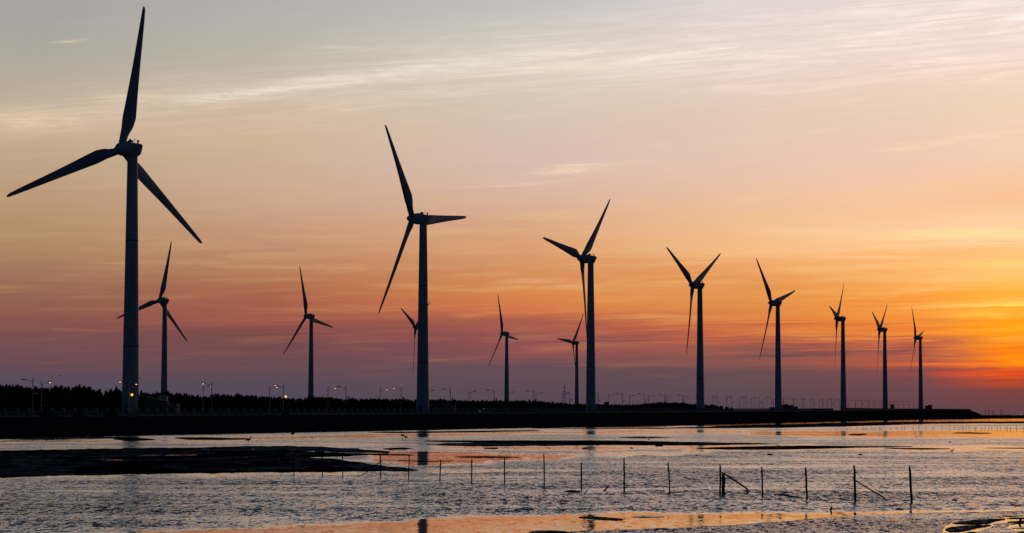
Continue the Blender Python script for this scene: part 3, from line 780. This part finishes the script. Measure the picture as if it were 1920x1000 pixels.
Y = 560.
while Y < 1640:
    for row in range(5):
        y2 = Y + rnd.uniform(-3, 3); X = XN(y2) - 66 - row * 4.5 + rnd.uniform(-2, 2)
        x = 960 + FOC * X / y2
        if x < -260: continue
        h = CAM_H + (777 - ytop(x)) * y2 / FOC - ZG(y2)
        q = rnd.random(); h *= rnd.uniform(.86, 1.0) if q < .76 else (rnd.uniform(1.0, 1.06) if q < .96 else rnd.uniform(1.06, 1.15))
        if h < 1.2: continue
        tree(X, y2, ZG(y2) - .2, h, min(2.6, .34 * h + .4) * rnd.uniform(.8, 1.2), int(150 if Y < 900 else 95))
    Y += 2.1 if Y < 900 else 3.2
wood = struct(obj('windbreak_wood', b.mesh('windbreak_wood', M['leaf'])), 'stuff')
tag(wood, 'long dark windbreak wood with a ragged spiky top behind the road', 'wood')

# dark shrubs against the railing
for k, (px, hh, wd, lab) in enumerate([(6, 1.5, 1.6, 'dark shrub against the railing at the left edge of the picture'), (64, 1.3, .9, 'dark shrub at the railing under the leftmost street lamp'), (126, 1.35, 1.3, 'dark shrub at the railing midway between leftmost lamps and largest tower'), (467, .9, .8, 'small dark shrub at the railing left of the lone far turbine')]):
    Y = 226. / (.27 - (px - 960) / FOC) ; X = XS(Y) - 12.6
    b = MB(); rnd = random.Random(30 + k)
    for i in range(420):
        a = rnd.uniform(0, 6.28); rr = wd * math.sqrt(rnd.random()); z = hh * (1 - (rr / wd) ** 2) * rnd.random() ** .6
        c = Vector((rr * math.cos(a), rr * math.sin(a), z)); u = Vector((rnd.uniform(-.2, .2), rnd.uniform(-.2, .2), .25)); s_ = Vector((rnd.uniform(-.1, .1), rnd.uniform(-.1, .1), 0))
        b.add([c - s_, c + s_, c + u], [(0, 1, 2)])
    so = obj('shrub', b.mesh('shrub', M['shrub'])); so.location = (X, Y, ZG(Y)); tag(so, lab, 'shrub', 'shrubs at the railing')


# ------------------------------------------------------------------ small buildings by the turbines
def building(px, Y, Lx, h1, h2, boxx, boxh, lab, wall='brick', annex=True):
    X = (px - 960) / FOC * Y; z = ZG(Y)
    B = empty('transformer_building', (X, Y, z)); tag(B, lab, 'building', 'small service buildings beside the turbines')
    q = MB(); D = 5.
    q.loft([[(-Lx / 2, -D / 2, 0), (-Lx / 2, D / 2, 0), (-Lx / 2, D / 2, h1), (-Lx / 2, -D / 2, h1)], [(Lx / 2, -D / 2, 0), (Lx / 2, D / 2, 0), (Lx / 2, D / 2, h2), (Lx / 2, -D / 2, h2)]])
    wl = obj('wall', q.mesh('wall', M[wall]), B)
    q = MB(); q.loft([[(-Lx / 2 - .3, -D / 2 - .3, h1 + .003), (-Lx / 2 - .3, D / 2 + .3, h1 + .003), (-Lx / 2 - .3, D / 2 + .3, h1 + .25), (-Lx / 2 - .3, -D / 2 - .3, h1 + .25)], [(Lx / 2 + .3, -D / 2 - .3, h2 + .003), (Lx / 2 + .3, D / 2 + .3, h2 + .003), (Lx / 2 + .3, D / 2 + .3, h2 + .25), (Lx / 2 + .3, -D / 2 - .3, h2 + .25)]])
    rf = obj('roof', q.mesh('roof', M['roof']), B)
    if boxh:
        q = MB(); q.box((boxx, 0, (h1 + h2) / 2 + boxh / 2), (1.9, 1.9, boxh)); q.box((boxx, 0, (h1 + h2) / 2 + boxh + .05), (2.1, 2.1, .1)); obj('roof_box', q.mesh('roof_box', M['concrete']), rf)
    q = MB(); q.box((-Lx * .2, -D / 2 - .03, 1.05), (1.1, .1, 2.1)); obj('door', q.mesh('door', M['door']), B)
    q = MB(); q.box((Lx * .2, -D / 2 - .03, h2 * .6), (1.6, .1, .5)); obj('vent', q.mesh('vent', M['door']), B)
    if annex:
        q = MB(); q.box((Lx / 2 + 1.45, -.2, h2 * .42), (2.8, 4.4, h2 * .84)); an = obj('annex', q.mesh('annex', M['pale']), B)
        q = MB(); q.box((Lx / 2 + 1.45, -2.43, .9), (.9, .1, 1.8)); obj('annex_door', q.mesh('annex_door', M['door']), an)
        q = MB()
        for sx in (.25, 2.65): q.box((Lx / 2 + sx, -.2, h2 * .84 + .13), (.35, 4.4, .26))
        obj('parapet', q.mesh('parapet', M['pale']), an)
    return B


building(288, 640, 6.6, 4.6, 3.0, 0, 0, 'brown service building with pale annex just right of the largest tower')
building(819, 905, 7.2, 3.6, 3.4, .8, .8, 'low brown building right of the second largest tower, block on its roof')
building(1131, 1140, 7.0, 3.4, 2.5, 1.4, 1.3, 'low building right of the third largest tower, square box on its roof')
building(1331, 1390, 7.5, 2.9, 2.2, 1.2, 1.0, 'small dark building right of the Y-bladed turbine', annex=False)
building(1474, 1630, 7.5, 3.6, 3.2, -.2, .7, 'bumpy dark building with stepped roof right of its turbine tower')
building(1447, 1640, 3.0, 2.0, 2.2, 0, 0, 'tiny dark shed left of the tower beside the bumpy building', annex=False)
building(1672, 2170, 2.4, 4.2, 4.0, 0, .6, 'little dark hut right of the slim second-from-right turbine', annex=False)
building(1740, 2425, 5.5, 3.6, 4.6, .8, .6, 'dark hump-roofed building right of the rightmost turbine', annex=False)
X = (306 - 960) / FOC * 690
B = empty('white_hut', (X, 690, ZG(690))); tag(B, 'white hut with a dark arched opening in front of the far tower', 'hut')
q = MB(); q.box((0, 0, 2.2), (2.3, 2.3, 4.4)); obj('wall', q.mesh('wall', M['white']), B)
q = MB(); q.box((0, 0, 4.51), (2.7, 2.7, .2)); q.box((0, 0, 4.72), (2.3, 2.3, .2), 0, .8); obj('roof', q.mesh('roof', M['white']), B)
q = MB(); q.loft([[(.45 + .42 * math.cos(a), y, 3.3 + (.75 if math.sin(a) > 0 else .55) * math.sin(a)) for a in [2 * math.pi * i / 14 for i in range(14)]] for y in (-1.2, -1.1)]); obj('window', q.mesh('window', M['glass']), B)

# lattice mast
Y = 1050; X = (1058.6 - 960) / FOC * Y; H = 9.8
Lm = empty('lattice_mast', (X, Y, ZG(Y))); tag(Lm, 'slender tapering lattice mast among the lamps left of the third largest turbine', 'mast')
q = MB(); c4 = [(-1, -1), (1, -1), (1, 1), (-1, 1)]


def wdt(z): return .62 - .5 * z / H


for cx, cy in c4: q.tube([(cx * wdt(0), cy * wdt(0), 0), (cx * wdt(H), cy * wdt(H), H)], .05, 4)
obj('leg_frame', q.mesh('leg_frame', M['dark_metal']), Lm)
q = MB()
for i in range(9):
    z0, z1 = H * i / 9, H * (i + 1) / 9
    for k in range(4):
        a, c = c4[k], c4[(k + 1) % 4]
        q.tube([(a[0] * wdt(z0), a[1] * wdt(z0), z0), (c[0] * wdt(z1), c[1] * wdt(z1), z1)], .03, 4)
obj('bracing', q.mesh('bracing', M['dark_metal']), Lm)
q = MB(); q.tube([(0, 0, H - .1), (0, 0, H + 1.4)], .06, 5); q.box((0, 0, H + .15), (.4, .4, .25)); obj('tip', q.mesh('tip', M['dark_metal']), Lm)

# far end: pole and frame beyond the sea wall
Y = 2150; X = (1876 - 960) / FOC * Y
q = MB(); q.lathe([(.28, -.4), (.22, 3), (.16, 8.2), (.05, 8.3)], 8); q.box((0, 0, 6.9), (.9, .15, .15)); po = obj('beacon_pole', q.mesh('beacon_pole', M['dark_metal'])); po.location = (X, Y, 0)
tag(po, 'lone dark pole standing on the mud beyond the end of the dyke', 'pole')
q = MB(); Y = 2180
for px in (1846, 1853, 1860.5): q.tube([((px - 1853) / FOC * Y, 0, -.3), ((px - 1853) / FOC * Y, 0, 7.3)], .16, 5)
q.tube([(-5, 0, 7.), (3.4, 0, 7.)], .10, 5); q.tube([(-2, 0, 5.2), (3.4, 0, 5.2)], .08, 5); q.tube([(-3, 0, 4), (0, 0, 7.)], .07, 5)
fo = obj('timber_frame', q.mesh('timber_frame', M['dark_metal'])); fo.location = ((1853 - 960) / FOC * Y, Y, 0)
tag(fo, 'open dark frame of poles at the end of the sea wall', 'frame')

# ------------------------------------------------------------------ parked car with lights on
Y = 232. / (.27 - (908 - 960) / FOC); X = (908 - 960) / FOC * Y
car = empty('car', (X, Y, ZG(Y) + .01), math.atan2(-.96, -.27) + R_(-38)); tag(car, 'small white car with lights on at the dyke edge below the trees', 'car')
q = MB(); prof = [(-2.05, .35), (-2.1, .7), (-1.95, .92), (-1.2, .98), (1.0, .95), (1.9, .78), (2.1, .6), (2.1, .35)]
q.loft([[(x, yv * (1 if z < .9 else .94), z) for x, z in prof] for yv in (-.86, -.8, .8, .86)]); obj('body', q.mesh('body', M['car_paint'], True), car)
q = MB(); q.loft([[(-1.75, yv, .95), (-1.35, yv * .86, 1.42), (-.2, yv * .84, 1.47), (.35, yv * .84, 1.40), (1.05, yv, .93)] for yv in (-.74, .74)]); gh = obj('cabin_glass', q.mesh('cabin_glass', M['glass']), car)
q = MB(); q.loft([[(-1.45, yv, 1.40), (-1.35, yv, 1.46), (-.2, yv, 1.52), (.4, yv, 1.44), (.3, yv, 1.38)] for yv in (-.68, .68)]); obj('roof', q.mesh('roof', M['car_paint']), car)
for sx in (-1.3, 1.3):
    for sy in (-.8, .8):
        q = MB(); q.tube([(sx, sy - .1, .32), (sx, sy + .1, .32)], .32, 16); wh = obj('wheel', q.mesh('wheel', M['tyre']), car)
        q = MB(); q.tube([(sx, sy + (.11 if sy > 0 else -.11) - .01, .32), (sx, sy + (.11 if sy > 0 else -.11) + .01, .32)], .19, 12); obj('rim', q.mesh('rim', M['lamp_metal']), wh)
for sy in (-.62, .62):
    q = MB(); q.ball((2.06, sy, .66), (.1, .17, .1), 10, 6); obj('headlight', q.mesh('headlight', M['headlight'], True), car)

# ------------------------------------------------------------------ fence posts in the shallows
POSTS = [(551, 889, 551, 845), (604.4, 890, 604, 846.5), (642.4, 891.6, 642, 849), (713.5, 895.5, 713, 851), (766, 897.6, 767, 853), (825, 902, 826, 862), (884, 904.6, 885, 860), (946.3, 906.7, 945.5, 859), (1020.4, 912.4, 1020, 851), (1090, 914, 1090, 867), (1170.6, 919, 1170.4, 859), (1256.5, 923.4, 1253, 868), (1350.6, 927, 1350.8, 871.5), (1430, 930.7, 1428.6, 875.5), (1513, 934.6, 1511.2, 876.8), (1604, 939, 1601.5, 873), (1710, 943, 1706, 876)]
extra = {8: ', tallest of all', 12: ', wrapped in green net', 15: ', with a long slanting prop', 16: ', nearest and thickest', 3: ', with a slanting stick beside it'}
for i, (bx, by, tx, ty) in enumerate(POSTS):
    p = G(bx, by); h = (by - ty) * p.y / FOC; dxx = (tx - bx) * p.y / FOC
    rad = .030 + .012 * (i / 16) + (.008 if i in (12, 14, 15, 16) else 0)
    q = MB(); rr = random.Random(i); pts = [(0, 0, -.35)]
    for k in range(1, 7): pts.append((dxx * k / 6 + rr.gauss(0, .008), rr.gauss(0, .01), h * k / 6))
    q.tube(pts, [rad * rr.uniform(.95, 1.15)] * 6 + [rad * .8], 8)
    if i in (3, 15, 10): q.tube([(dxx * .8 - .06, -.03, h * .62), (dxx * .8 + .05, -.03, h * .72)], rad * .8, 6)
    o_ = obj('fence_post', q.mesh('fence_post', M['post'])); o_.location = p
    n = len(POSTS) - i
    tag(o_, f'dark wooden post, {ordn(n)} from the right in its row{extra.get(i, "")}', 'post', 'wooden posts standing in the shallow water')


def stick(name, pts, r, m, lab, cat, group=None):
    q = MB(); o3 = Vector(pts[0]); q.tube([Vector(p) - o3 for p in pts], r, 7)
    o_ = obj(name, q.mesh(name, M[m])); o_.location = o3; return tag(o_, lab, cat, group)


def UP(px, py, base):     # a point above the flat, at the distance of the surveyed base point
    d = G(*base).y; return Vector(((px - 960) / FOC * d, d - .05, CAM_H + (777 - py) * d / FOC))


stick('leaning_pole', [UP(1352, 886, (1350, 925)), UP(1366, 894, (1360, 925)), UP(1384, 906, (1380, 925)), UP(1399, 916, (1395, 925)), UP(1401, 925, (1400, 925))], .045, 'post', 'dark bent pole sloping from the netted post down to the water', 'pole')
q = MB(); d0 = G(1352, 926)
rr = random.Random(4); rings = []
for k, (hh, w0, w1) in enumerate([(0, -.02, .26), (.08, -.02, .14), (.3, -.02, .13), (.6, -.01, .17), (.85, -.01, .14), (1.08, .0, .04)]):
    rings.append([(w0, -.04, hh), (w1, -.07 + rr.uniform(-.02, .02), hh), (w1 * .9, .06, hh), (w0, .05, hh)])
q.loft(rings); o_ = obj('fishing_net', q.mesh('fishing_net', M['net'])); o_.location = (d0.x + .05, d0.y - .06, 0)
tag(o_, 'dark green net bundled against the post with the leaning pole', 'net')
stick('slanting_prop', [UP(1597, 896, (1602, 938)), UP(1604, 902, (1602, 938)), UP(1630, 918, (1630, 937)), UP(1655, 933, (1655, 937)), UP(1658, 936, (1658, 937))], .03, 'post', 'thin slanting prop leaning right from the second post from the right', 'prop')
stick('slanting_stick', [UP(712, 868, (712, 895)), UP(690, 884, (690, 895)), UP(672, 894, (672, 895))], .025, 'post', 'thin stick slanting down left from the fourth post from the left', 'stick')
stick('driftwood', [G(1453, 928, .16), G(1462, 927.5, .12), G(1485, 931, .06), G(1506, 934, .02)], [.05, .045, .035, .02], 'post', 'thin piece of driftwood lying in the water left of a post', 'driftwood')
stick('broken_stick', [UP(1094, 928, (1094, 926)), UP(1101, 918, (1094, 926))], .03, 'post', 'short broken stick leaning right beside the dark weed patch', 'stick', 'broken sticks in the water')
stick('broken_stick', [UP(1085.5, 928, (1085.5, 927)), UP(1085.5, 923.5, (1085.5, 927))], .025, 'post', 'tiny upright stick end at the right tip of the weed patch', 'stick', 'broken sticks in the water')
stick('broken_stick', [UP(1131, 922, (1131, 921)), UP(1134, 918.5, (1131, 921)), UP(1140.5, 910, (1131, 921))], [.09, .045, .03], 'post', 'leaning stump with a thick foot right of the broken stick', 'stump', 'broken sticks in the water')
stick('stump', [G(1556.5, 960, -.1), UP(1556.5, 951, (1556.5, 959))], .04, 'post', 'short upright stump at the edge of the orange pool', 'stump')
stick('stump', [G(1910, 986, -.1), UP(1910, 972, (1910, 984))], .045, 'post', 'thick upright stump in the orange pool at the right edge', 'stump')


def lump(name, px, py, sx, sy, sz, m, lab, cat, group=None, seed=0, jit=.3):
    p = G(px, py); q = MB(); rr = random.Random(seed + int(px))
    q.ball((0, 0, 0), (sx, sy, sz), 10, 6, jit, rr)
    if sx > .25: q.ball((sx * .9, .05, -.01), (sx * .6, sy * .8, sz * .6), 8, 5, jit, rr)
    o_ = obj(name, q.mesh(name, M[m])); o_.location = (p.x, p.y, sz * .3); return tag(o_, lab, cat, group)


lump('seaweed_clump', 1072, 921.5, .30, .5, .05, 'weed', 'flat dark weed patch in the water near the tenth post', 'seaweed')
lump('seaweed_clump', 1687, 956, .17, .3, .05, 'weed', 'dark weed clump at the pool edge below the nearest post', 'seaweed')
lump('seaweed_clump', 1790, 939, .12, .2, .05, 'weed', 'small low weed clump right of the nearest post', 'seaweed')
for k, (px, py, s_) in enumerate([(979, 835.6, .22), (1029, 841, .25), (1097, 842, .55), (1118, 835, .3), (1184, 841, .35), (1235, 837.3, .7), (1306, 855, .22), (1443, 853.4, .45), (1613, 853.6, .35), (1781, 830, .4), (938, 832, .4), (1216, 824.6, .3)]):
    n = sorted(range(len(POSTS)), key=lambda i: abs(POSTS[i][0] - px))[0]
    lump('debris_clump', px, py, s_ * .62, s_ * .5, .05 + .13 * s_, 'weed', f'dark debris clump far behind the {ordn(len(POSTS) - n)} post from the right' + (', the nearer one' if px in (1029, 1118, 1216) else ''), 'debris', 'dark debris clumps on the flats', 3)
lump('foam_float', 383, 846.6, .42, .3, .28, 'foam', 'larger pale scrap of foam on the dark mud bank', 'foam float', 'pale scraps of foam on the mud')
lump('foam_float', 301, 851.6, .16, .14, .12, 'foam', 'small pale scrap beside the long puddle on the mud bank', 'foam float', 'pale scraps of foam on the mud')
lump('foam_float', 461, 860, .24, .2, .13, 'foam', 'middle-sized pale scrap alone on the black mud', 'foam float', 'pale scraps of foam on the mud')
lump('foam_float', 570, 882, .14, .12, .12, 'foam', 'little pale scrap at the water edge by the second post', 'foam float', 'pale scraps of foam on the mud')
lump('foam_float', 550, 846, .14, .12, .2, 'foam', 'tiny pale scrap on top edge of the mud above the first post', 'foam float', 'pale scraps of foam on the mud')

# sagging lines between posts
LINES = [((1258, 872), (1300, 905), 'first'), ((1604, 893), (1556, 926), 'left'), ((1604, 887), (1660, 930), 'right'), ((1708, 888), (1672, 918), 'near'), ((1513, 885), (1470, 915), 'mid'), ((826, 870), (796, 895), 'far')]
LAB = ['thin line sagging right from the sixth post from the right', 'thin line running down left from the propped post', 'thin line running down right above the slanting prop', 'thin line running down left from the nearest post', 'thin line running down left from the third post from the right', 'thin line running down left from the sixth post from the left']
for (a, c, _), lab in zip(LINES, LAB):
    pb_ = min(POSTS, key=lambda P_: abs(P_[2] - a[0]))
    p0 = UP(a[0], a[1], (pb_[0], pb_[1])); p1 = UP(c[0], c[1], (c[0], pb_[1] - 1))
    stick('net_line', [p0.lerp(p1, u / 6) - Vector((0, 0, .05 * math.sin(math.pi * u / 6))) for u in range(7)], .008, 'rope', lab, 'line', 'thin lines hanging from the posts')

# far rows of net stakes
rowA = [1588, 1594, 1607, 1617, 1620, 1623, 1626, 1634.5, 1641, 1648.5, 1652, 1654, 1670, 1682, 1691, 1696, 1712, 1723, 1736, 1750, 1766, 1780, 1790, 1798, 1804, 1807, 1812, 1817, 1828, 1830, 1840, 1847, 1853.5, 1860, 1870, 1876, 1886, 1889, 1895, 1906, 1919]
rowB = [1592, 1606, 1615, 1620.5, 1637, 1645, 1657, 1668, 1680, 1692, 1704, 1715, 1739, 1751, 1765, 1772, 1780, 1798, 1806, 1822, 1829, 1840, 1847, 1853, 1887, 1895]
for row, base0, base1, nm in ((rowA, 806.4, 807.4, 'front'), (rowB, 791.6, 789.2, 'back')):
    for k, px in enumerate(row):
        rr = random.Random(k * 7 + len(nm)); by = base0 + (base1 - base0) * (px - 1588) / 330; p = G(px, by)
        h = (rr.uniform(6.5, 10) if nm == 'front' else rr.uniform(4, 6)) * p.y / FOC; r = .05 if nm == 'front' else .09
        if nm == 'front' and px < 1700: h *= .72
        q = MB(); q.tube([(0, 0, -.3), (rr.gauss(0, .04) * h, 0, h * .5), (rr.gauss(0, .06) * h, 0, h)], [r, r, r * .8], 5)
        o_ = obj('net_stake', q.mesh('net_stake', M['post'])); o_.location = p
        tag(o_, f'thin dark net stake, {ordn(len(row) - k)} from the right in the {nm} row by the far dyke', 'stake', f'net stakes in the {nm} row')
p0 = G(1640, 799.6); p1 = G(1960, 800.4)
stick('net_headline', [(p0.x, p0.y, 0.5), ((p0.x + p1.x) / 2, (p0.y + p1.y) / 2, .45), (p1.x, p1.y, .5)], .06, 'rope', 'long dark headline rope strung along the front row of net stakes', 'rope')


# ------------------------------------------------------------------ birds
def wader(px, py, s_, face, lab):
    p = G(px, py); q = MB()
    body = [(-.30, 0, .46), (-.18, 0, .50), (0, 0, .54), (.14, 0, .58), (.22, 0, .68), (.20, 0, .80), (.26, 0, .90), (.34, 0, .91), (.50, 0, .88)]
    q.tube(body, [.015, .07, .11, .09, .045, .03, .045, .03, .006], 8)
    for sy in (-.04, .04): q.tube([(.0, sy, .46), (.03, sy, .24), (.0, sy, -.05)], .014, 5)
    o_ = obj('wading_bird', q.mesh('wading_bird', M['feather_dark'], True)); o_.location = p; o_.scale = (s_, s_, s_); o_.rotation_euler = (0, 0, face)
    tag(o_, lab, 'bird', 'wading birds on the flats')


wader(549, 822.4, 1.5, .3, 'dark wading bird in the shallows left of the lone far tower')
wader(755, 824.6, 1.2, 2.8, 'dark wading bird, left one of the pair below second largest turbine')
wader(761, 828, 1.2, 2.9, 'dark wading bird, right one of the pair below second largest turbine')
wader(466, 834, 1.2, .2, 'dark wading bird at the near edge of the pale water strip')
wader(1785, 852.5, .7, .4, 'small dark wading bird far behind the nearest post')


def flier(px, py, Y, s_, lab):
    X = (px - 960) / FOC * Y; z = CAM_H + (777 - py) * Y / FOC; q = MB()
    q.tube([(-.35, 0, 0), (-.1, 0, .03), (.15, 0, .02), (.34, 0, 0)], [.03, .08, .07, .02], 8)
    for sg in (-1, 1):
        q.loft([[(xx, sg * yv, zv + tz) for xx, tz in ((c0, 0), (c0 + ch / 2, .02), (c0 + ch, 0), (c0 + ch / 2, -.01))] for yv, zv, c0, ch in ((.04, .03, -.08, .24), (.3, .22, -.06, .22), (.55, .18, -.12, .16), (.72, .08, -.16, .05))])
    o_ = obj('flying_bird', q.mesh('flying_bird', M['feather_dark'], True)); o_.location = (X, Y, z); o_.scale = (s_,) * 3; o_.rotation_euler = (0, R_(-12), 2.6)
    tag(o_, lab, 'bird', 'birds in flight')


flier(112.5, 705, 480, .45, 'dark bird flying above the wood near the leftmost lamps')
flier(1696, 677, 1500, .55, 'tiny bird flying between the two rightmost turbines')
